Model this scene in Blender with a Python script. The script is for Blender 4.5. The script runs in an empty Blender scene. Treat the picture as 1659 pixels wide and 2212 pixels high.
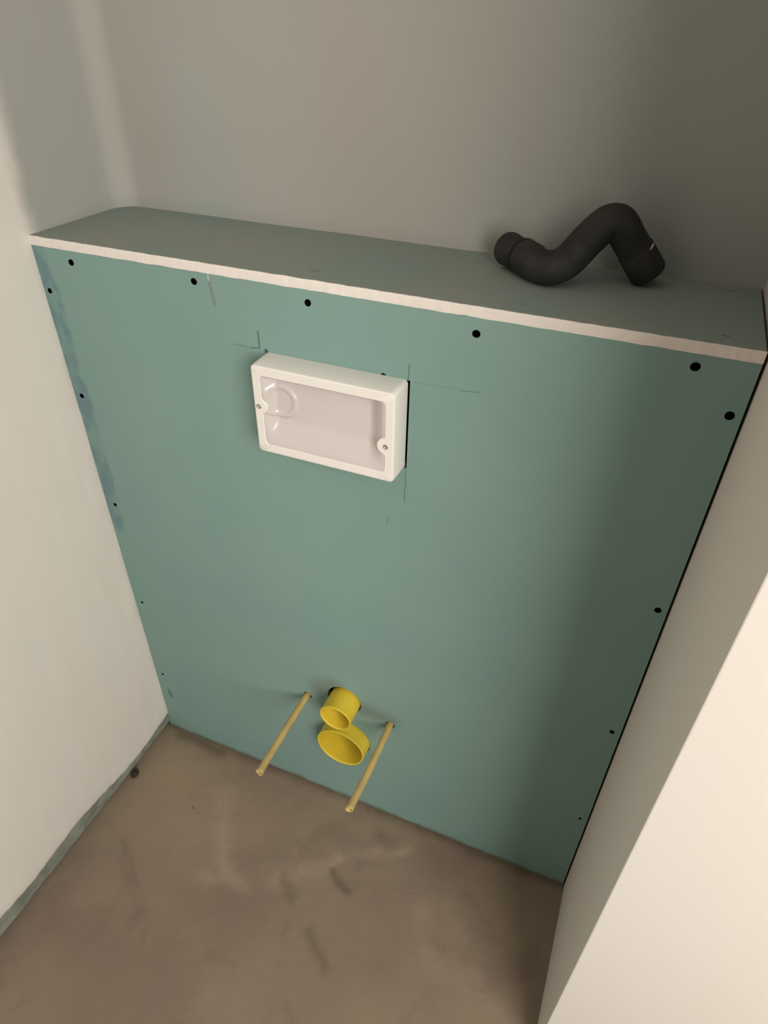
import bpy, bmesh, math, random
from mathutils import Vector, Matrix, noise
random.seed(7)
S = bpy.context.scene
C = S.collection
PI = math.pi

# ------------------------------------------------------------------ camera
cam_d = bpy.data.cameras.new('camera')
cam = bpy.data.objects.new('camera', cam_d)
C.objects.link(cam)
RT = Vector((0.92276992, 0.38504262, 0.01542239))
DN = Vector((0.24434037, -0.55368578, -0.7960715))
FW = Vector((-0.2979823, 0.73835915, -0.60500604))
m = Matrix((RT, -DN, -FW)).transposed().to_4x4()
m.translation = Vector((0.83792, -0.71845, 1.40757))
cam.matrix_world = m
cam_d.sensor_fit = 'VERTICAL'
cam_d.sensor_height = 24.0
cam_d.lens = 1445.293 / 2212 * 24.0
cam_d.clip_start = 0.02
S.camera = cam

# ------------------------------------------------------------------ world, light, exposure
S.view_settings.view_transform = 'Standard'
S.view_settings.look = 'None'
S.view_settings.exposure = 0.0
S.view_settings.gamma = 1.0
S.view_settings.use_curve_mapping = False
S.cycles.use_denoising = True
S.cycles.max_bounces = 8
S.cycles.diffuse_bounces = 2
w = bpy.data.worlds.new('world'); S.world = w; w.use_nodes = True
bg = w.node_tree.nodes['Background']
bg.inputs['Color'].default_value = (0.90, 1.0, 0.98, 1)
bg.inputs['Strength'].default_value = 0.02

def area(name, loc, target, sx, sy, power, col):
    l = bpy.data.lights.new(name, 'AREA'); l.shape = 'RECTANGLE'
    l.size = sx; l.size_y = sy; l.energy = power; l.color = col
    o = bpy.data.objects.new(name, l); C.objects.link(o)
    o.location = loc
    o.rotation_euler = (Vector(target) - Vector(loc)).to_track_quat('-Z', 'Y').to_euler()
    return o
area('doorway_light', (2.15, -1.80, 1.60), (0.35, 0.0, 0.75), 1.4, 1.5, 63, (1.0, 0.945, 0.875))

# ------------------------------------------------------------------ dimensions (metres)
W, D, H, E = 0.9552, 0.2023, 1.14, 0.2968
T = 0.0125                                   # plasterboard thickness

# ------------------------------------------------------------------ helpers
def link(name, bm, mats, parent=None, loc=(0, 0, 0), smooth=False, rot=None):
    me = bpy.data.meshes.new(name)
    bmesh.ops.recalc_face_normals(bm, faces=bm.faces)
    bm.to_mesh(me); bm.free()
    for mm in (mats if isinstance(mats, (list, tuple)) else [mats]):
        me.materials.append(mm)
    if smooth:
        for p in me.polygons: p.use_smooth = True
    o = bpy.data.objects.new(name, me); C.objects.link(o)
    o.location = loc
    if rot: o.rotation_euler = rot
    if parent: o.parent = parent
    return o
def struct(name, bm, mats, label, **k):
    o = link(name, bm, mats, **k); o['kind'] = 'structure'; o['label'] = label
    return o
def tag(o, label, cat, group=None):
    o['label'] = label; o['category'] = cat
    if group: o['group'] = group
    return o
def empty(name, loc, label, cat, group=None):
    o = bpy.data.objects.new(name, None); C.objects.link(o); o.location = loc
    o.empty_display_size = 0.02
    return tag(o, label, cat, group)
def box(bm, lo, hi, bevel=0.0, seg=2):
    r = bmesh.ops.create_cube(bm, size=1.0)
    vs = r['verts']
    for v in vs:
        v.co = Vector([lo[i] + (v.co[i] + 0.5) * (hi[i] - lo[i]) for i in range(3)])
    if bevel:
        es = {e for v in vs for e in v.link_edges}
        bmesh.ops.bevel(bm, geom=list(es), offset=bevel, segments=seg, profile=0.5, affect='EDGES')
    return bm
def lathe(bm, prof, n=64, axis='Y', center=(0, 0, 0), jit=None):
    """prof: list of (radius, along) ; revolves round an axis. Returns nothing."""
    rings = []
    for (r, a) in prof:
        ring = []
        for k in range(n):
            t = 2 * PI * k / n
            rr = r * (jit(t, a) if jit else 1.0)
            if axis == 'Y': co = (center[0] + rr * math.cos(t), center[1] + a, center[2] + rr * math.sin(t))
            else: co = (center[0] + rr * math.cos(t), center[1] + rr * math.sin(t), center[2] + a)
            ring.append(bm.verts.new(co))
        rings.append(ring)
    for i in range(len(rings) - 1):
        for k in range(n):
            bm.faces.new((rings[i][k], rings[i][(k + 1) % n], rings[i + 1][(k + 1) % n], rings[i + 1][k]))
    return rings
def fbm(x, y, z=0.0, o=4):
    return noise.fractal(Vector((x, y, z)), 1.0, 2.0, o)
def smooth_shade(o, ang=40):
    for p in o.data.polygons: p.use_smooth = True
    try: o.data.set_sharp_from_angle(angle=math.radians(ang))
    except Exception: pass

# ------------------------------------------------------------------ material helpers
class N:
    def __init__(s, name):
        s.m = bpy.data.materials.new(name); s.m.use_nodes = True
        s.t = s.m.node_tree; s.b = s.t.nodes['Principled BSDF']
        s.tc = s.t.nodes.new('ShaderNodeTexCoord')
        s.pos = s.tc.outputs['Object']
    def _in(s, sock, v):
        if hasattr(v, 'is_linked') or isinstance(v, bpy.types.NodeSocket): s.t.links.new(v, sock)
        else: sock.default_value = v
    def math(s, op, a, b=0.0, clamp=False):
        n = s.t.nodes.new('ShaderNodeMath'); n.operation = op; n.use_clamp = clamp
        s._in(n.inputs[0], a); s._in(n.inputs[1], b); return n.outputs[0]
    def vec(s, op, a, b=None, scale=None):
        n = s.t.nodes.new('ShaderNodeVectorMath'); n.operation = op
        s._in(n.inputs[0], a)
        if b is not None: s._in(n.inputs[1], b)
        if scale is not None: s._in(n.inputs['Scale'], scale)
        return n.outputs['Value'] if op in ('DOT_PRODUCT', 'LENGTH', 'DISTANCE') else n.outputs['Vector']
    def noise(s, scale, detail=4, rough=0.55, stretch=(1, 1, 1), off=(0, 0, 0), dist=0.0):
        mp = s.t.nodes.new('ShaderNodeMapping'); s.t.links.new(s.pos, mp.inputs[0])
        mp.inputs['Scale'].default_value = stretch; mp.inputs['Location'].default_value = off
        n = s.t.nodes.new('ShaderNodeTexNoise'); s.t.links.new(mp.outputs[0], n.inputs['Vector'])
        n.inputs['Scale'].default_value = scale; n.inputs['Detail'].default_value = detail
        n.inputs['Roughness'].default_value = rough; n.inputs['Distortion'].default_value = dist
        return n.outputs[0]
    def rng(s, v, a, b, c=0.0, d=1.0, smooth=True):
        n = s.t.nodes.new('ShaderNodeMapRange'); n.interpolation_type = 'SMOOTHSTEP' if smooth else 'LINEAR'
        n.clamp = True
        s._in(n.inputs['Value'], v)
        for k, x in zip(('From Min', 'From Max', 'To Min', 'To Max'), (a, b, c, d)): n.inputs[k].default_value = x
        return n.outputs[0]
    def mix(s, f, a, b):
        n = s.t.nodes.new('ShaderNodeMix'); n.data_type = 'RGBA'
        s._in(n.inputs[0], f)
        for sk, v in ((n.inputs[6], a), (n.inputs[7], b)):
            if isinstance(v, bpy.types.NodeSocket): s.t.links.new(v, sk)
            else: sk.default_value = (*v[:3], 1)
        return n.outputs[2]
    def sep(s):
        n = s.t.nodes.new('ShaderNodeSeparateXYZ'); s.t.links.new(s.pos, n.inputs[0]); return n.outputs
    def seg(s, a, b, w0, w1, plane='XZ'):
        """mask: 1 inside w0, 0 outside w1 from the line a-b (2D points) on the surface"""
        keep = {'XZ': (1, 0, 1), 'XY': (1, 1, 0)}[plane]
        mk = (lambda p: (p[0], 0, p[1])) if plane == 'XZ' else (lambda p: (p[0], p[1], 0))
        A, B = Vector(mk(a)), Vector(mk(b)); AB = B - A; L2 = max(AB.dot(AB), 1e-9)
        p = s.vec('MULTIPLY', getattr(s, 'wpos', s.pos), keep)
        pa = s.vec('SUBTRACT', p, tuple(A))
        t = s.math('MULTIPLY', s.vec('DOT_PRODUCT', pa, tuple(AB)), 1 / L2, clamp=True)
        ab = s.t.nodes.new('ShaderNodeCombineXYZ')
        for i in range(3): ab.inputs[i].default_value = AB[i]
        q = s.vec('SCALE', ab.outputs[0], scale=t)
        return s.rng(s.vec('DISTANCE', pa, q), w0, w1, 1.0, 0.0)
    def warp(s, scale, amt):
        mp = s.t.nodes.new('ShaderNodeTexNoise'); s.t.links.new(s.pos, mp.inputs['Vector'])
        mp.inputs['Scale'].default_value = scale; mp.inputs['Detail'].default_value = 3
        v = s.vec('SUBTRACT', mp.outputs['Color'], (0.5, 0.5, 0.5))
        s.wpos = s.vec('ADD', s.pos, s.vec('SCALE', v, scale=amt))
    def color(s, c): s._in(s.b.inputs['Base Color'], c if isinstance(c, bpy.types.NodeSocket) else (*c, 1))
    def bump(s, h, strength=0.3, dist=0.002):
        n = s.t.nodes.new('ShaderNodeBump'); n.inputs['Strength'].default_value = strength
        n.inputs['Distance'].default_value = dist; s.t.links.new(h, n.inputs['Height'])
        s.t.links.new(n.outputs[0], s.b.inputs['Normal'])
    def rough(s, v): s._in(s.b.inputs['Roughness'], v)

def plaster(name, base, tint, bump=0.25):
    k = N(name)
    c = k.mix(k.rng(k.noise(1.7, 3, stretch=(1.6, 1.6, 0.45)), 0.35, 0.7), base, tint)
    c = k.mix(k.math('MULTIPLY', k.rng(k.noise(2.3, 2, stretch=(2.2, 2.2, 0.35), off=(3, 1, 2)), 0.5, 0.72), 0.5), c, tuple(x * y for x, y in zip(base, (1.0, 0.93, 0.92))))
    c = k.mix(k.math('MULTIPLY', k.rng(k.noise(160, 2), 0.62, 0.8), 0.10), c, tuple(x * 0.6 for x in base))
    k.color(c); k.rough(0.9); k.b.inputs['Specular IOR Level'].default_value = 0.2
    h = k.math('ADD', k.math('MULTIPLY', k.noise(9, 4), 1.0), k.math('MULTIPLY', k.noise(240, 3), 0.12))
    k.bump(h, bump, 0.004)
    return k.m
def left_wall_mat():
    m_ = plaster('smooth_plaster_ending_grey_in_the_niche', (0.76, 0.71, 0.645), (0.74, 0.705, 0.65), 0.10)
    t = m_.node_tree; b = t.nodes['Principled BSDF']
    old = b.inputs['Base Color'].links[0].from_socket
    k = N.__new__(N); k.m = m_; k.t = t; k.b = b; k.tc = [n for n in t.nodes if n.type == 'TEX_COORD'][0]; k.pos = k.tc.outputs['Object']
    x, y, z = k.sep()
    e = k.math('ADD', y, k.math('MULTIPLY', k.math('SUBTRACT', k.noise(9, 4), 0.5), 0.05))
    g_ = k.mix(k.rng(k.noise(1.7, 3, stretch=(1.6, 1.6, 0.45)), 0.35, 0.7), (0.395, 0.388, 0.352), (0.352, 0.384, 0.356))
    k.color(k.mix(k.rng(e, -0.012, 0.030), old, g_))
    return m_
M_WHITE = plaster('smooth_white_plaster', (0.72, 0.67, 0.61), (0.70, 0.665, 0.615), 0.10)
M_GREY = plaster('grey_bare_plaster', (0.395, 0.388, 0.352), (0.352, 0.384, 0.356), 0.22)

# green plasterboard paper with pencil marks, blue smears, scratches
def board_mat(name, front):
    k = N(name); x, y, z = k.sep()
    base = k.mix(k.rng(k.noise(5, 3), 0.3, 0.7), (0.222, 0.348, 0.312), (0.206, 0.332, 0.300))
    base = k.mix(k.math('MULTIPLY', k.rng(k.noise(420, 2), 0.55, 0.8), 0.18), base, (0.38, 0.46, 0.41))
    if front:
        # smeared blue-grey joint filler down the left edge
        edge = k.math('ADD', x, k.math('MULTIPLY', k.math('SUBTRACT', k.noise(18, 3), 0.5), 0.030))
        e = k.rng(edge, 0.024, 0.031, 1.0, 0.0)
        up = k.rng(z, 0.600, 0.625)
        pat = k.rng(k.noise(26, 4, 0.6, stretch=(1.2, 1, 0.7), off=(.3, 0, .1)), 0.40, 0.58, 0.28, 0.95)
        base = k.mix(k.math('MULTIPLY', k.math('MULTIPLY', e, up), pat), base, (0.150, 0.245, 0.262))
        k.warp(60, 0.004)
        dk = (0.085, 0.115, 0.10)
        def line(a, b, w0, w1, f, col):
            nonlocal base
            base = k.mix(k.math('MULTIPLY', k.seg(a, b, w0, w1), f), base, col)
        line((0.0236, 0.142), (0.0255, 0.124), 0.003, 0.0065, 0.75, (0.10, 0.17, 0.18))
        line((0.3639, 1.0618), (0.3642, 1.0385), 0.0004, 0.0018, 0.85, dk)
        line((0.3642, 1.0385), (0.3523, 1.0358), 0.0003, 0.0017, 0.75, dk)
        line((0.3523, 1.0358), (0.3240, 1.0366), 0.0001, 0.0030, 0.28, dk)
        line((0.5782, 1.0560), (0.5778, 1.0340), 0.0001, 0.0012, 0.80, dk)
        line((0.5784, 0.9060), (0.5791, 0.8473), 0.0001, 0.0012, 0.75, dk)
        line((0.5536, 0.8104), (0.5546, 0.7978), 0.0001, 0.0014, 0.55, dk)
        line((0.5800, 1.0330), (0.6453, 1.0347), 0.0001, 0.0012, 0.22, dk)
        line((0.6453, 1.0347), (0.6685, 1.0359), 0.0001, 0.0012, 0.50, dk)
        line((0.2966, 1.1275), (0.2969, 1.1185), 0.0004, 0.0014, 0.85, (0.55, 0.54, 0.50))
        line((0.2975, 1.1150), (0.3012, 1.0880), 0.0010, 0.0040, 0.50, (0.155, 0.165, 0.155))
        line((0.8435, 0.9689), (0.8444, 0.9887), 0.0001, 0.0014, 0.40, (0.34, 0.38, 0.35))
        # darker smudges round the pipe cut-outs
        d1 = k.seg((0.420, 0.355), (0.452, 0.372), 0.0, 0.038)
        d2 = k.seg((0.520, 0.335), (0.566, 0.330), 0.0, 0.036)
        base = k.mix(k.math('MULTIPLY', k.math('MAXIMUM', d1, d2), 0.50), base, (0.130, 0.145, 0.115))
        # rubbed dust close to the floor
        lo = k.rng(k.math('ADD', z, k.math('MULTIPLY', k.noise(30, 3), 0.02)), 0.006, 0.024, 0.75, 0.0)
        base = k.mix(lo, base, (0.105, 0.100, 0.075))
    else:
        base = k.mix(k.rng(k.noise(6, 4, off=(1, 2, 0)), 0.35, 0.70, 0.55, 0.95), base, (0.315, 0.335, 0.300))
        k.warp(60, 0.004)
        for a, b in (((0.430, 0.034), (0.441, 0.035)), ((0.6985, 0.0287), (0.7005, 0.0280)), ((0.914, 0.181), (0.921, 0.1795)), ((0.911, 0.028), (0.917, 0.027))):
            base = k.mix(k.math('MULTIPLY', k.seg(a, b, 0.0004, 0.0020, 'XY'), 0.7), base, (0.05, 0.06, 0.05))
    k.color(base); k.rough(0.85); k.b.inputs['Specular IOR Level'].default_value = 0.25
    k.bump(k.noise(300, 3), 0.10, 0.001)
    return k.m
M_BOARD = board_mat('green_plasterboard_paper', True)
M_LEDGE = board_mat('dusty_green_plasterboard_paper', False)

def simple(name, col, rough=0.6, metal=0.0, spec=0.5, var=0.0, vs=60, bump=0.0, bs=200):
    k = N(name)
    if var: k.color(k.mix(k.rng(k.noise(vs, 3), 0.3, 0.7), tuple(c * (1 - var) for c in col), tuple(min(1, c * (1 + var)) for c in col)))
    else: k.color(col)
    k.rough(rough); k.b.inputs['Metallic'].default_value = metal; k.b.inputs['Specular IOR Level'].default_value = spec
    if bump: k.bump(k.noise(bs, 3), bump, 0.001)
    return k.m
M_GYPSUM = simple('white_gypsum_core', (0.80, 0.75, 0.69), 0.95, spec=0.1, var=0.025, vs=50, bump=0.25, bs=160)
M_BLACK = simple('black_phosphate_steel', (0.002, 0.002, 0.002), 0.9, spec=0.0)
M_COVER = simple('white_moulded_plastic', (0.84, 0.81, 0.76), 0.34, spec=0.5, bump=0.05, bs=500)
M_PANEL = simple('glossy_pale_plastic', (0.62, 0.575, 0.558), 0.14, spec=0.5, var=0.02, vs=20)
M_STEEL = simple('zinc_plated_steel', (0.55, 0.54, 0.51), 0.28, metal=1.0)
M_YELLOW = simple('yellow_plastic', (0.74, 0.55, 0.045), 0.42, spec=0.4, var=0.04, vs=40)
M_YELLOW.node_tree.nodes['Principled BSDF'].inputs['Subsurface Weight'].default_value = 0.0
M_SLEEVE = simple('dull_yellow_sleeve_plastic', (0.50, 0.38, 0.145), 0.5, spec=0.35, var=0.12, vs=35)
M_DARKPIPE = simple('dark_grey_pipe_plastic', (0.031, 0.031, 0.029), 0.62, spec=0.22, var=0.25, vs=25, bump=0.06, bs=300)
M_SEAL = simple('black_rubber', (0.008, 0.008, 0.008), 0.6, spec=0.2)
M_GLINT = simple('pale_glint_tone', (0.55, 0.54, 0.50), 0.5)
M_TRIM = simple('grey_green_edge_strip', (0.23, 0.25, 0.205), 0.9, spec=0.15, var=0.22, vs=22, bump=0.4, bs=90)
M_CRUMB = simple('dark_mortar', (0.05, 0.04, 0.03), 0.95, spec=0.1, var=0.4, vs=150, bump=0.5, bs=200)
M_CEIL = simple('white_ceiling', (0.82, 0.80, 0.76), 0.9, spec=0.1)

STREAKS = (((0.218, -0.105), (0.263, -0.168), 0.040, .40), ((0.263, -0.168), (0.315, -0.235), 0.042, .42), ((0.640, -0.055), (0.540, -0.112), 0.030, .42),
           ((0.540, -0.112), (0.500, -0.160), 0.030, .42), ((0.500, -0.160), (0.425, -0.200), 0.034, .42), ((0.425, -0.200), (0.300, -0.260), 0.040, .42), ((0.705, -0.150), (0.770, -0.250), 0.030, .18))
SPOTS = (((0.515, -0.157), (0.559, -0.182), 0.000, 0.015, .55), ((0.520, -0.275), (0.575, -0.318), 0.000, 0.020, .40), ((0.575, -0.055), (0.600, -0.065), 0.0, 0.025, .35),
         ((0.785, -0.010), (0.795, -0.008), 0.001, 0.010, .6), ((0.1726, -0.156), (0.1735, -0.1565), 0.001, 0.004, .7), ((0.425, -0.205), (0.46, -0.235), 0.0, 0.022, .35),
         ((0.04, -0.010), (0.155, -0.014), 0.000, 0.028, .75), ((0.74, -0.170), (0.80, -0.200), 0.0, 0.040, .22))
def floor_mat():
    k = N('brown_screed'); x, y, z = k.sep()
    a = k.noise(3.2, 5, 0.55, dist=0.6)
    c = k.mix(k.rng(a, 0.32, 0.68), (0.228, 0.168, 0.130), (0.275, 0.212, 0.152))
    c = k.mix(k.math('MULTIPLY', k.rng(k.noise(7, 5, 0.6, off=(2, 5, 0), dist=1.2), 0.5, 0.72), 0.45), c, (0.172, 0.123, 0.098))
    c = k.mix(k.math('MULTIPLY', k.rng(k.noise(220, 2), 0.6, 0.8), 0.15), c, (0.30, 0.25, 0.20))
    k.warp(5, 0.12)
    lit_patch = k.math('MULTIPLY', k.seg((0.10, -0.10), (0.22, -0.16), 0.0, 0.20, 'XY'), k.rng(k.noise(5, 4, 0.6, dist=0.8), 0.25, 0.6, 0.4, 1.0))  # yellowish floor area, also lightened to paint in the brighter light at left-back
    c = k.mix(k.math('MULTIPLY', lit_patch, 0.85), c, (0.325, 0.250, 0.170))
    k.warp(9, 0.075)
    streak = None
    for p, q, w1, f in STREAKS:
        s_ = k.math('MULTIPLY', k.seg(p, q, 0.0, w1, 'XY'), f)
        streak = s_ if streak is None else k.math('MAXIMUM', streak, s_)
    streak = k.math('MULTIPLY', streak, k.rng(k.noise(16, 4, 0.6, off=(4, 4, 0), dist=0.8), 0.30, 0.60, 0.35, 1.0))
    c = k.mix(streak, c, (0.42, 0.335, 0.245))
    dark = None
    k.warp(25, 0.016)
    for p, q, w0, w1, f in SPOTS:
        s_ = k.math('MULTIPLY', k.seg(p, q, w0, w1, 'XY'), f)
        dark = s_ if dark is None else k.math('MAXIMUM', dark, s_)
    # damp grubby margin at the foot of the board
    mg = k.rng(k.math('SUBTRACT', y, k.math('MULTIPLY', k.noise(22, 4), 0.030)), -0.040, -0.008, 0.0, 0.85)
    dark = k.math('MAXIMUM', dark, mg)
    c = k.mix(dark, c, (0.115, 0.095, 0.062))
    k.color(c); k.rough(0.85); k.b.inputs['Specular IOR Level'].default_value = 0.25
    h = k.math('ADD', k.noise(12, 5, 0.6, dist=0.8), k.math('ADD', k.math('MULTIPLY', k.noise(180, 3), 0.10), k.math('MULTIPLY', streak, 0.5)))
    k.bump(h, 0.35, 0.006)
    return k.m
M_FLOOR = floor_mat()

# ------------------------------------------------------------------ room shell
# floor
bm = bmesh.new()
nx, ny = 120, 120
X0, X1, Y0, Y1 = -0.06, 2.7, -2.7, 0.26
g = [[None] * (ny + 1) for _ in range(nx + 1)]
for i in range(nx + 1):
    for j in range(ny + 1):
        u = (i / nx) ** 1.6; v = 1 - (1 - j / ny) ** 1.6
        px, py = X0 + (X1 - X0) * u, Y0 + (Y1 - Y0) * v
        g[i][j] = bm.verts.new((px, py, 0.0022 * fbm(px * 7, py * 7, 3.1) - 0.001))
for i in range(nx):
    for j in range(ny): bm.faces.new((g[i][j], g[i + 1][j], g[i + 1][j + 1], g[i][j + 1]))
rim = [e for e in bm.edges if e.is_boundary]
r = bmesh.ops.extrude_edge_only(bm, edges=rim)
for v in [x for x in r['geom'] if isinstance(x, bmesh.types.BMVert)]: v.co.z = -0.08
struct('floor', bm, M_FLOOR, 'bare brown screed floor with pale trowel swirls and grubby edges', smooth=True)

# left wall: trowelled plaster skin that stops ragged just above the floor, on a solid core
prof = [(-2.7, 0.045), (-0.62, 0.043), (-0.4976, 0.0474), (-0.4125, 0.0385), (-0.303, 0.0470), (-0.245, 0.0400), (-0.2032, 0.0338), (-0.160, 0.0275), (-0.1155, 0.0255), (-0.05, 0.0320), (0.0005, 0.0400), (0.05, 0.036), (0.30, 0.036)]
def bottom(y):
    for (a, za), (b, zb) in zip(prof, prof[1:]):
        if y <= b:
            t = (y - a) / (b - a); return za + (zb - za) * t
    return prof[-1][1]
bm = bmesh.new()
ys = [-2.7 + (2.1) * i / 24 for i in range(24)] + [-0.6 + 0.85 * i / 240 for i in range(241)]
zs = [0, .004, .012, .03, .06, .1, .15] + [0.2 + 0.05 * i for i in range(47)]
rows = []
for a in ys:
    bz = bottom(a) + 0.0022 * fbm(a * 60, 0.3, 1.0)
    row = []
    for k, zz in enumerate(zs):
        z = bz + zz * (2.5 - bz) / zs[-1]
        x = (0.0018 * fbm(a * 6, z * 9, 5.0, 3) + 0.0005 * fbm(a * 40, z * 40, 2.0, 2)) * min(1, max(0.05, (0.03 - a) / 0.06))
        if k == 0: x -= 0.0045
        if k == 1: x -= 0.0012
        row.append(bm.verts.new((x, a, z)))
    back = [bm.verts.new((-0.10, a, zz)) for zz in (2.5,)]
    low = bm.verts.new((-0.10, a, bz))
    rows.append((low, row, back[0]))
for (l0, r0, b0), (l1, r1, b1) in zip(rows, rows[1:]):
    for k in range(len(r0) - 1): bm.faces.new((r0[k], r1[k], r1[k + 1], r0[k + 1]))
    bm.faces.new((l0, l1, r1[0], r0[0])); bm.faces.new((r0[-1], r1[-1], b1, b0)); bm.faces.new((b0, b1, l1, l0))
for (l0, r0, b0) in (rows[0], rows[-1]): bm.faces.new([l0] + r0 + [b0])
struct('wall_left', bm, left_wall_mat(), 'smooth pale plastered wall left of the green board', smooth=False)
for p in bpy.data.objects['wall_left'].data.polygons: p.use_smooth = len(p.vertices) == 4
# strip below the plaster
bm = bmesh.new()
n = 260; secs = []
for i in range(n + 1):
    a = -2.6 + 2.6 * (1 - (1 - i / n) ** 1.8)
    zl = 0.0035 + 0.007 * max(0, 1 + a / 0.2) + 0.003 * max(0, fbm(a * 22, 4.0, 0.5))
    fx = -0.0028 + 0.0012 * fbm(a * 25, 1.5, 0.2)
    secs.append([bm.verts.new(c) for c in ((-0.09, a, zl), (fx - 0.003, a, zl), (fx, a, zl + 0.004), (fx - 0.0015, a, 0.060), (-0.09, a, 0.060))])
for s0, s1 in zip(secs, secs[1:]):
    for k in range(5): bm.faces.new((s0[k], s1[k], s1[(k + 1) % 5], s0[(k + 1) % 5]))
bm.faces.new(secs[0]); bm.faces.new(secs[-1])
struct('trim_1', bm, M_TRIM, 'grey-green edge strip showing below the ragged plaster at the floor')

# back wall with a soft rounded corner into the left wall
bm = bmesh.new()
r_ = 0.035
pts = [(-0.002, 0.10), (0.0004, D - r_)]
for i in range(1, 10):
    t = PI / 2 * i / 9
    pts.append((0.0004 + r_ - r_ * math.cos(t), D - r_ + r_ * math.sin(t)))
pts += [(0.0354 + (W + 0.06 - 0.0354) * i / 30, D) for i in range(1, 31)]
zz = [0.0] + [0.9 + 1.6 * i / 60 for i in range(61)]
cols = []
for (x, y) in pts:
    cols.append([bm.verts.new((x, y + (0.0016 * fbm(x * 6, z * 6, 9.0, 3) if x > 0.02 else 0), z)) for z in zz])
for c0, c1 in zip(cols, cols[1:]):
    for k in range(len(zz) - 1): bm.faces.new((c0[k], c1[k], c1[k + 1], c0[k + 1]))
# thickness behind
bk = [[bm.verts.new((x, 0.34, z)) for z in (0.0, 2.5)] for x in (-0.02, W + 0.06)]
bm.faces.new((bk[0][0], bk[1][0], bk[1][1], bk[0][1]))
struct('wall_back', bm, M_GREY, 'grey plastered back wall above the ledge', smooth=True)

# right wall: the short return beside the board and the brightly lit wall that turns the corner
bm = bmesh.new()
box(bm, (W, -E, -0.02), (2.7, 0.34, 2.5), 0.0015, 2)
struct('wall_right', bm, M_WHITE, 'pale plastered wall whose outer corner stands right of the green board')
bm = bmesh.new(); box(bm, (-0.1, -2.7, 2.5), (2.7, 0.34, 2.56))
struct('ceiling', bm, M_CEIL, 'plain white ceiling above the niche')

# ------------------------------------------------------------------ front plasterboard panel with its cut-outs
UX, UZ, UR, UL = 0.47478, 0.34109, 0.0311, 0.0440      # flush pipe cap
LX, LZ, LR, LL = 0.47468, 0.22397, 0.0500, 0.0285      # waste pipe cap
RODS = [(0.3921, 0.3155, 0.1833), (0.5684, 0.3171, 0.1831)]
CX0, CX1, CZ0, CZ1, CT = 0.3725, 0.5772, 0.9030, 1.0347, 0.0416
bm = bmesh.new(); box(bm, (-0.002, 0, 0.0), (W - 0.0035, T, H - T), 0.0)
board = link('plasterboard', bm, M_BOARD)
cut = bmesh.new()
def cyl_cut(x, z, r):
    a = bmesh.ops.create_cone(cut, cap_ends=True, segments=48, radius1=r, radius2=r, depth=0.1,
                              matrix=Matrix.Translation((x, 0, z)) @ Matrix.Rotation(PI / 2, 4, 'X'))
def box_cut(lo, hi): box(cut, lo, hi)
cyl_cut(UX - 0.0015, UZ + 0.002, UR + 0.0042)
cyl_cut(LX, LZ, LR + 0.0028)
for (x, z, L) in RODS: cyl_cut(x + 0.001, z + 0.0015, 0.0088)
box_cut((CX0 + 0.006, -.05, CZ0 + 0.004), (CX1 + 0.0026, .05, CZ1 - 0.001))
cyl_cut(CX0 + 0.0006, CZ1 + 0.0002, 0.0035); cyl_cut(0.5434, CZ1 - 0.0018, 0.0042); cyl_cut(CX1 - 0.0005, CZ0 + 0.0035, 0.0036)
me = bpy.data.meshes.new('cut'); cut.to_mesh(me); cut.free()
cutter = bpy.data.objects.new('cut', me); C.objects.link(cutter)
md = board.modifiers.new('cut', 'BOOLEAN'); md.operation = 'DIFFERENCE'; md.solver = 'EXACT'; md.use_self = True; md.object = cutter
dg = bpy.context.evaluated_depsgraph_get()
nm = bpy.data.meshes.new_from_object(board.evaluated_get(dg))
board.modifiers.clear(); board.data = nm; nm.name = 'plasterboard'
bpy.data.objects.remove(cutter)
tag(board, 'large upright green plasterboard sheet with black screws along its edges', 'plasterboard')

# black drywall screws round the edge of the panel
def screw_bm(r=0.0044):
    b = bmesh.new()
    rings = lathe(b, [(r * 0.92, 0.002), (r, -0.0003), (r * 0.95, -0.0006), (r * 0.62, -0.0004), (r * 0.30, -0.0003)], n=24, axis='Y')
    b.faces.new(rings[-1]); b.faces.new(rings[0])
    # cross recess ribs
    for a in (0, PI / 2):
        bb = bmesh.new(); box(bb, (-r * 0.45, -0.0007, -r * 0.08), (r * 0.45, -0.0001, r * 0.08))
        mat = Matrix.Rotation(a + 0.4, 4, 'Y')
        tm = bpy.data.meshes.new('t'); bb.transform(mat); bb.to_mesh(tm); bb.free(); b.from_mesh(tm); bpy.data.meshes.remove(tm)
    return b
SCREWS = [(0.0673, 1.1114, 1), (0.0109, 1.0633, .85), (0.2733, 1.1139, 1), (0.441, 1.1113, 1), (0.6576, 1.1085, 1.05), (0.8921, 1.1134, 1.1), (0.9393, 1.0667, 1.1),
          (0.0147, 0.8924, .9), (0.0202, 0.6738, .75), (0.0179, 0.424, .62), (0.9398, 0.7766, 1.0), (0.939, 0.5075, .85), (0.0191, 0.1984, .6), (0.9393, 0.2472, .6)]
s0 = None
for (x, z, k) in SCREWS:
    if s0 is None: s = s0 = link('screw', screw_bm(), M_BLACK, board)
    else:
        s = s0.copy(); C.objects.link(s); s.parent = board
    s.location = (x, 0, z); s.scale = (k, 1, k * 1.05); s.rotation_euler = (0, random.random() * 3, 0)

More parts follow.
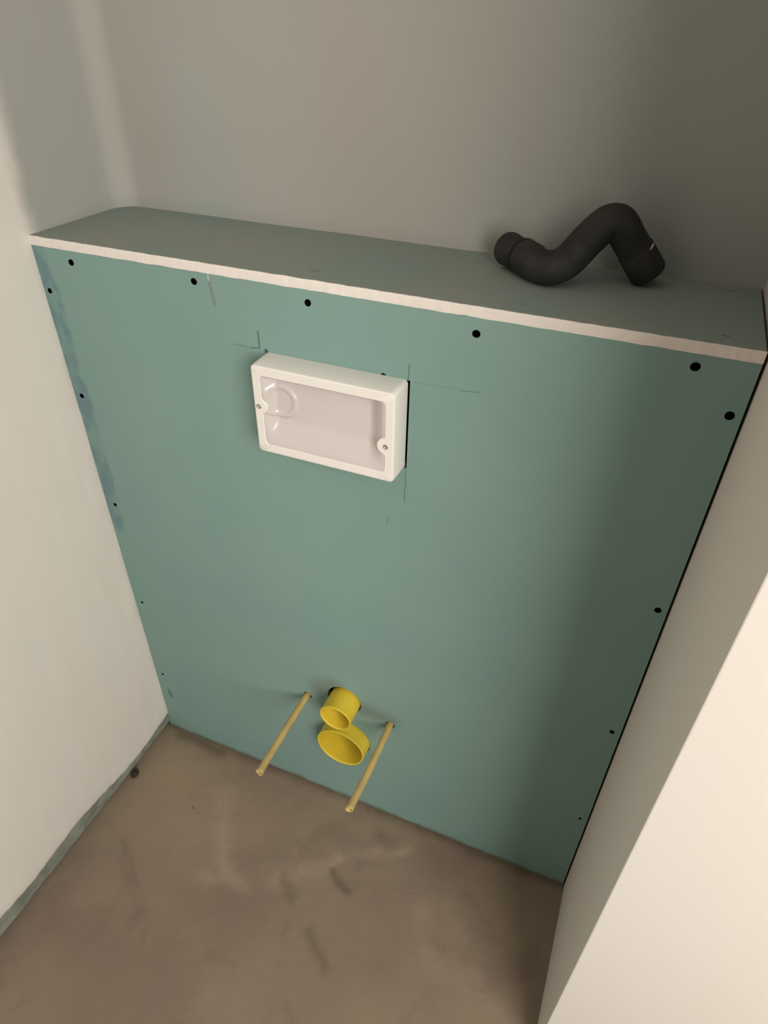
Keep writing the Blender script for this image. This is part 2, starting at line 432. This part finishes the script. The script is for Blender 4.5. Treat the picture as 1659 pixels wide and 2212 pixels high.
# ------------------------------------------------------------------ top plasterboard with its white cut edge
bm = bmesh.new(); box(bm, (-0.002, 0.0006, -T), (W - 0.0035, D + 0.004, 0.0), 0.0004, 1)
ledge = link('plasterboard', bm, M_LEDGE, loc=(0, 0, H))
tag(ledge, 'green plasterboard ledge with a white cut edge, under the dark drain pipe', 'plasterboard')
bm = bmesh.new(); n = 300; secs = []
for i in range(n + 1):
    x = -0.002 + (W - 0.0015) * i / n
    t0 = 0.0002 + 0.0006 * fbm(x * 45, 1, 0); b0 = -T + 0.0007 * fbm(x * 38, 7, 0)
    f0 = -0.0006 + 0.0004 * fbm(x * 90, 3, 0)
    secs.append([bm.verts.new(c) for c in ((x, 0.0012, t0), (x, f0 + .0003, t0), (x, f0, t0 - 0.003), (x, f0, b0 + 0.003), (x, f0 + .0002, b0), (x, 0.0012, b0))])
for s0_, s1_ in zip(secs, secs[1:]):
    for k in range(6): bm.faces.new((s0_[k], s1_[k], s1_[(k + 1) % 6], s0_[(k + 1) % 6]))
bm.faces.new(secs[0]); bm.faces.new(secs[-1])
e_ = link('cut_edge', bm, M_GYPSUM, ledge); e_['label'] = 'white cut plaster edge'

# ------------------------------------------------------------------ white flush opening cover
cw, ch = CX1 - CX0, CZ1 - CZ0
cover = empty('flush_opening_cover', (CX0 + cw / 2, 0, CZ0 + ch / 2), 'white plastic box cover with two screws on the upper green board', 'cover')
def sd_round(px, pz, hx, hz, r):
    qx, qz = abs(px) - hx + r, abs(pz) - hz + r
    return math.hypot(max(qx, 0), max(qz, 0)) + min(max(qx, qz), 0) - r
SC = [(-cw / 2 + 0.0085, 0.006), (cw / 2 - 0.0120, -0.0115)]     # cover screws
def inner(px, pz):                                  # recess outline: rounded rectangle minus the screw bosses
    d = sd_round(px, pz, cw / 2 - 0.0135, ch / 2 - 0.0145, 0.006)
    for (bx, bz), br in zip(SC, (0.012, 0.0125)):
        d = max(d, -(math.hypot(px - bx, pz - bz) - br))
    return d
def outer(px, pz, k=0.0, r=0.007): return sd_round(px, pz, cw / 2 - k, ch / 2 - k, r)
NR = 360
def loop(fn, y, off=0.0):
    out = []
    for i in range(NR):
        t = 2 * PI * i / NR
        dx, dz = math.cos(t) * cw, math.sin(t) * ch     # denser towards the corners
        l = math.hypot(dx, dz); dx /= l; dz /= l
        s_ = 0.0
        for _ in range(80):
            d = fn(dx * s_, dz * s_) + off
            if d > -1e-6: break
            s_ += max(-d * 0.7, 2e-5)
        out.append((dx * s_, y, dz * s_))
    return out
bm = bmesh.new()
loops = [loop(lambda a, b: outer(a, b, 0.0, 0.006), -0.0003), loop(lambda a, b: outer(a, b, 0.0, 0.006), -0.010),
         loop(lambda a, b: outer(a, b, 0.0005, 0.006), -CT + 0.0030), loop(lambda a, b: outer(a, b, 0.0012, 0.006), -CT + 0.0012),
         loop(lambda a, b: outer(a, b, 0.0030, 0.006), -CT),
         loop(inner, -CT, -0.0008), loop(inner, -CT + 0.0008, 0.0)]
HX, HZ = cw / 2 - 0.0135, ch / 2 - 0.0145
def sm(t): t = min(max(t, 0.0), 1.0); return t * t * (3 - 2 * t)
def dish(x, z):                                     # depth of the sunken panel, sloping in gently from its two short sides
    d = 0.0140 * sm((HX + x) / 0.018) * sm((HX - x) / 0.027) * sm((HZ - z) / 0.005) * sm((HZ + z) / 0.040)
    q = math.hypot(x + 0.067, z - 0.013)
    d -= 0.0022 * sm((0.0265 - q) / 0.004) - 0.0016 * sm((0.0200 - q) / 0.005)
    return max(d, 0.0) + 0.0010
edge = [(x, -CT + dish(x, z), z) for x, y, z in loops[-1]]
loops.append(edge)
vl = [[bm.verts.new(c) for c in L] for L in loops]
for a, b in zip(vl, vl[1:]):
    for k in range(NR): bm.faces.new((a[k], a[(k + 1) % NR], b[(k + 1) % NR], b[k]))
o = link('cover_body', bm, M_COVER, cover); smooth_shade(o, 30)
# sunken panel, dished, with a ring shaped to stand for a round reflection
bm = bmesh.new(); NL = 70; pl = []
for q in range(NL):
    f = 1 - q / NL
    pl.append([bm.verts.new((x * f, -CT + dish(x * f, z * f), z * f)) for x, y, z in edge])
for a, b in zip(pl, pl[1:]):
    for k in range(NR): bm.faces.new((a[k], a[(k + 1) % NR], b[(k + 1) % NR], b[k]))
cv = bm.verts.new((0, -CT + dish(0, 0), 0))
for k in range(NR): bm.faces.new((pl[-1][k], pl[-1][(k + 1) % NR], cv))
o = link('recessed_panel', bm, M_PANEL, cover); smooth_shade(o, 30)
o['label'] = 'sunken glossy pale panel'
def cover_screw():
    b = bmesh.new(); r = 0.0036
    rings = lathe(b, [(r, 0.002), (r, -0.0006), (r * 0.85, -0.0013), (r * 0.5, -0.0015), (r * 0.42, -0.0004), (r * 0.12, 0.0)], n=28, axis='Y')
    b.faces.new(rings[-1]); return b
for i, (sx, sz) in enumerate(SC):
    if i == 0: sc = link('screw', cover_screw(), M_STEEL, cover, smooth=True); sc0 = sc; sc['label'] = 'shiny metal screw'
    else: sc = sc0.copy(); C.objects.link(sc); sc.parent = cover
    sc.location = (sx, -CT, sz)

# ------------------------------------------------------------------ yellow pipe caps
def cap(name, x, z, r0, r1, L, depth, wall, label):
    root = empty(name, (x, 0, z), label, 'pipe cap')
    jit = lambda t, a: 1.0 + 0.006 * math.sin(3 * t + 1.0) + 0.004 * math.sin(5 * t)
    bm = bmesh.new()
    rings = lathe(bm, [(r0, 0.012), (r0, 0.0), ((r0 + r1) / 2, -L * 0.5), (r1, -L + 0.004), (r1 + 0.0008, -L + 0.0015), (r1 + 0.0002, -L + 0.0002), (r1 - wall * 0.5, -L),
                       (r1 - wall, -L + 0.0006), (r1 - wall * 1.15, -L + 0.004), (r0 - wall * 1.4, depth * 0.6), (r0 - wall * 1.6, depth - 0.003), (r0 - wall * 2.8, depth)], n=72, axis='Y', jit=jit)
    o = link('cap_wall', bm, M_YELLOW, root, smooth=True)
    bm = bmesh.new()
    rings = lathe(bm, [(r0 - wall * 2.6, depth - 0.0002), ((r0 - wall) * 0.55, depth + 0.0008), (0.004, depth + 0.0012)], n=72, axis='Y', jit=jit)
    bm.faces.new(rings[-1])
    link('cap_base', bm, M_YELLOW, root, smooth=True)
    return root
cap('flush_pipe_cap', UX, UZ, 0.0308, UR, UL, 0.016, 0.0022, 'smaller yellow plastic pipe cap, directly above the wider one low on the green board')
cap('waste_pipe_cap', LX, LZ, 0.0515, LR, LL, 0.085, 0.0024, 'wider yellow plastic pipe cap, directly below the smaller one near the floor')

# ------------------------------------------------------------------ threaded rods in yellow sleeves
for i, (x, z, L) in enumerate(RODS):
    root = empty('threaded_rod', (x, 0, z), ('rod in a dull yellow sleeve sticking out of the board left of the pipe caps',
                 'rod in a dull yellow sleeve sticking out of the board right of the pipe caps')[i], 'rod', 'sleeved fixing rods')
    bm = bmesh.new(); rings = []; n = 28; NS = 26
    for k in range(NS + 1):
        f = k / NS; y = 0.010 - (L + 0.010) * f
        bend = 0.0016 * math.sin(PI * f) * (1 if i else -1)
        r = 0.0066 + 0.0004 * fbm(f * 9, i * 5, 0.7) + (0.0006 if k == NS else 0)
        ring = []
        for q in range(n):
            t = 2 * PI * q / n
            yy = y + (0.0022 * fbm(math.cos(t) * 1.6, math.sin(t) * 1.6, i + .5) if k == NS else 0)
            ring.append(bm.verts.new((bend + r * math.cos(t), yy, bend * 0.6 + r * math.sin(t))))
        rings.append(ring)
    inner_rings = []
    for (yy, r) in ((-L, 0.0058), (-L + 0.010, 0.0052)):
        inner_rings.append([bm.verts.new((r * math.cos(2 * PI * q / n), yy + (0.0022 * fbm(math.cos(2 * PI * q / n) * 1.6, math.sin(2 * PI * q / n) * 1.6, i + .5) if yy == -L else 0), r * math.sin(2 * PI * q / n))) for q in range(n)])
    rings += inner_rings
    for a, b in zip(rings, rings[1:]):
        for q in range(n): bm.faces.new((a[q], a[(q + 1) % n], b[(q + 1) % n], b[q]))
    link('sleeve', bm, M_SLEEVE, root, smooth=True)
    bm = bmesh.new()
    prof_ = [(0.001, -L + 0.0055), (0.0042, -L + 0.0055)]
    for k in range(40):
        prof_ += [(0.0051, -L + 0.007 + k * 0.0010), (0.0045, -L + 0.0075 + k * 0.0010)]
    prof_ += [(0.0048, 0.03)]
    rg = lathe(bm, prof_, n=20, axis='Y'); bm.faces.new(rg[0]); bm.faces.new(rg[-1])
    rd = link('rod', bm, M_STEEL, root, smooth=True); rd['label'] = 'metal rod end inside the sleeve'

# ------------------------------------------------------------------ dark drain pipe lying on the ledge
pipe = empty('drain_pipe', (0.72, 0.13, H), 'dark grey bent plastic drain pipe lying on the green ledge', 'pipe')
PO = Vector((0.72, 0.13, H))
def tube_path(pts, radii, seg=20, sub=10):
    """Catmull-Rom path with per-point radius -> list of (centre, radius)"""
    out = []
    P = [Vector(p) for p in pts]
    for i in range(len(P) - 1):
        p0 = P[max(i - 1, 0)]; p1 = P[i]; p2 = P[i + 1]; p3 = P[min(i + 2, len(P) - 1)]
        for k in range(sub):
            t = k / sub
            c = 0.5 * ((2 * p1) + (p2 - p0) * t + (2 * p0 - 5 * p1 + 4 * p2 - p3) * t * t + (3 * p1 - p0 - 3 * p2 + p3) * t ** 3)
            out.append((c, radii[i] + (radii[i + 1] - radii[i]) * t))
    out.append((P[-1], radii[-1]))
    return out
def sweep(path, n=40, cap_start=None, cap_end=None):
    bm = bmesh.new(); rings = []
    up = None
    for i, (c, r) in enumerate(path):
        a = path[max(i - 1, 0)][0]; b = path[min(i + 1, len(path) - 1)][0]
        tg = (b - a).normalized()
        if up is None:
            up = Vector((0, 0, 1)) if abs(tg.z) < 0.9 else Vector((1, 0, 0))
        u = (up - tg * up.dot(tg)).normalized(); up = u; v = tg.cross(u)
        rings.append([bm.verts.new(c + u * (r * math.cos(2 * PI * k / n)) + v * (r * math.sin(2 * PI * k / n)) - PO) for k in range(n)])
    for a, b in zip(rings, rings[1:]):
        for k in range(n): bm.faces.new((a[k], a[(k + 1) % n], b[(k + 1) % n], b[k]))
    return bm, rings
PIPE_R = 0.0200
PP = [(0.6850, 0.1195, 1.1622), (0.6985, 0.1065, 1.1608), (0.7119, 0.1040, 1.1606), (0.7235, 0.1100, 1.1640), (0.7330, 0.1175, 1.1715), (0.7466, 0.1260, 1.1905),
      (0.7600, 0.1335, 1.2062), (0.7685, 0.1370, 1.2112), (0.7765, 0.1395, 1.2104), (0.7830, 0.1420, 1.2040), (0.7890, 0.1445, 1.1955), (0.8000, 0.1490, 1.1815), (0.8070, 0.1520, 1.1735)]
bm, rg = sweep(tube_path(PP, [PIPE_R] * len(PP)))
o = link('pipe_bend', bm, M_DARKPIPE, pipe, smooth=True)
def straight(a, b, prof, name, mat, closed=(True, True)):
    """turned piece along the line a-b: prof = (fraction along, radius)"""
    a, b = Vector(a), Vector(b)
    bm = bmesh.new()
    rings = lathe(bm, [(r, t * (b - a).length) for t, r in prof], n=40, axis='Z')
    if closed[0]: bm.faces.new(rings[0])
    if closed[1]: bm.faces.new(rings[-1])
    bm.transform(Matrix.Translation(a - PO) @ (b - a).to_track_quat('Z', 'Y').to_matrix().to_4x4())
    o = link(name, bm, mat, pipe); smooth_shade(o, 35)
    return o
A0 = Vector((0.7000, 0.1055, 1.1610)); A1 = Vector((0.6740, 0.1290, 1.1625)); A2 = Vector((0.6480, 0.1545, 1.1625))
straight(A0, A1, [(0.30, 0.0195), (0.42, 0.0212), (0.92, 0.0215), (1.0, 0.0208), (1.0, 0.0185)], 'socket', M_DARKPIPE)
straight(A1, A2, [(-0.05, 0.0192), (0.30, 0.0194), (0.93, 0.0206), (1.0, 0.0200), (1.0, 0.0178), (0.55, 0.0172)], 'spigot', M_DARKPIPE)
straight(A1, A2, [(-0.07, 0.0205), (-0.07, 0.0216), (0.02, 0.0216), (0.02, 0.0205)], 'seal_ring', M_SEAL)
B0 = Vector(PP[-2]); B1 = Vector((0.8215, 0.1585, 1.1535))
straight(B0, B1, [(-0.02, 0.0195), (0.05, 0.0212), (0.90, 0.0215), (1.0, 0.0205), (1.0, 0.0180), (0.7, 0.0176)], 'coupling', M_DARKPIPE)

# pale crescent added as the glint of light where coupling meets bend
ax = (B1 - B0).normalized(); cpt = B0 + ax * 0.0035
tc_ = Vector((0.62, -0.62, 0.48)); tc_ = (tc_ - ax * tc_.dot(ax)).normalized(); sd = ax.cross(tc_)
arc = []
for k in range(15):
    t = math.radians(-40 + 46 * k / 14); f = math.sin(PI * k / 14)
    arc.append((cpt + (tc_ * math.cos(t) + sd * math.sin(t)) * 0.0206, 0.0003 + 0.0013 * f))
bm, rg = sweep(arc, 12); bm.faces.new(rg[0]); bm.faces.new(rg[-1])
o = link('joint_glint', bm, M_GLINT, pipe, smooth=True); o['label'] = 'pale sliver added as a glint at the coupling edge'

# ------------------------------------------------------------------ crumb of mortar at the foot of the left wall
bm = bmesh.new(); bmesh.ops.create_icosphere(bm, subdivisions=3, radius=0.0075)
for v in bm.verts:
    n_ = 1 + 0.35 * fbm(v.co.x * 160, v.co.y * 160, v.co.z * 160)
    v.co = Vector((v.co.x * 0.9, v.co.y * 1.3, v.co.z * 0.75)) * n_
zmin = min(v.co.z for v in bm.verts)
for v in bm.verts: v.co.z -= zmin
o = link('mortar_crumb', bm, M_CRUMB, loc=(0.0085, -0.1440, 0.0), smooth=False)
tag(o, 'small dark crumb of mortar on the floor at the foot of the left wall', 'debris')
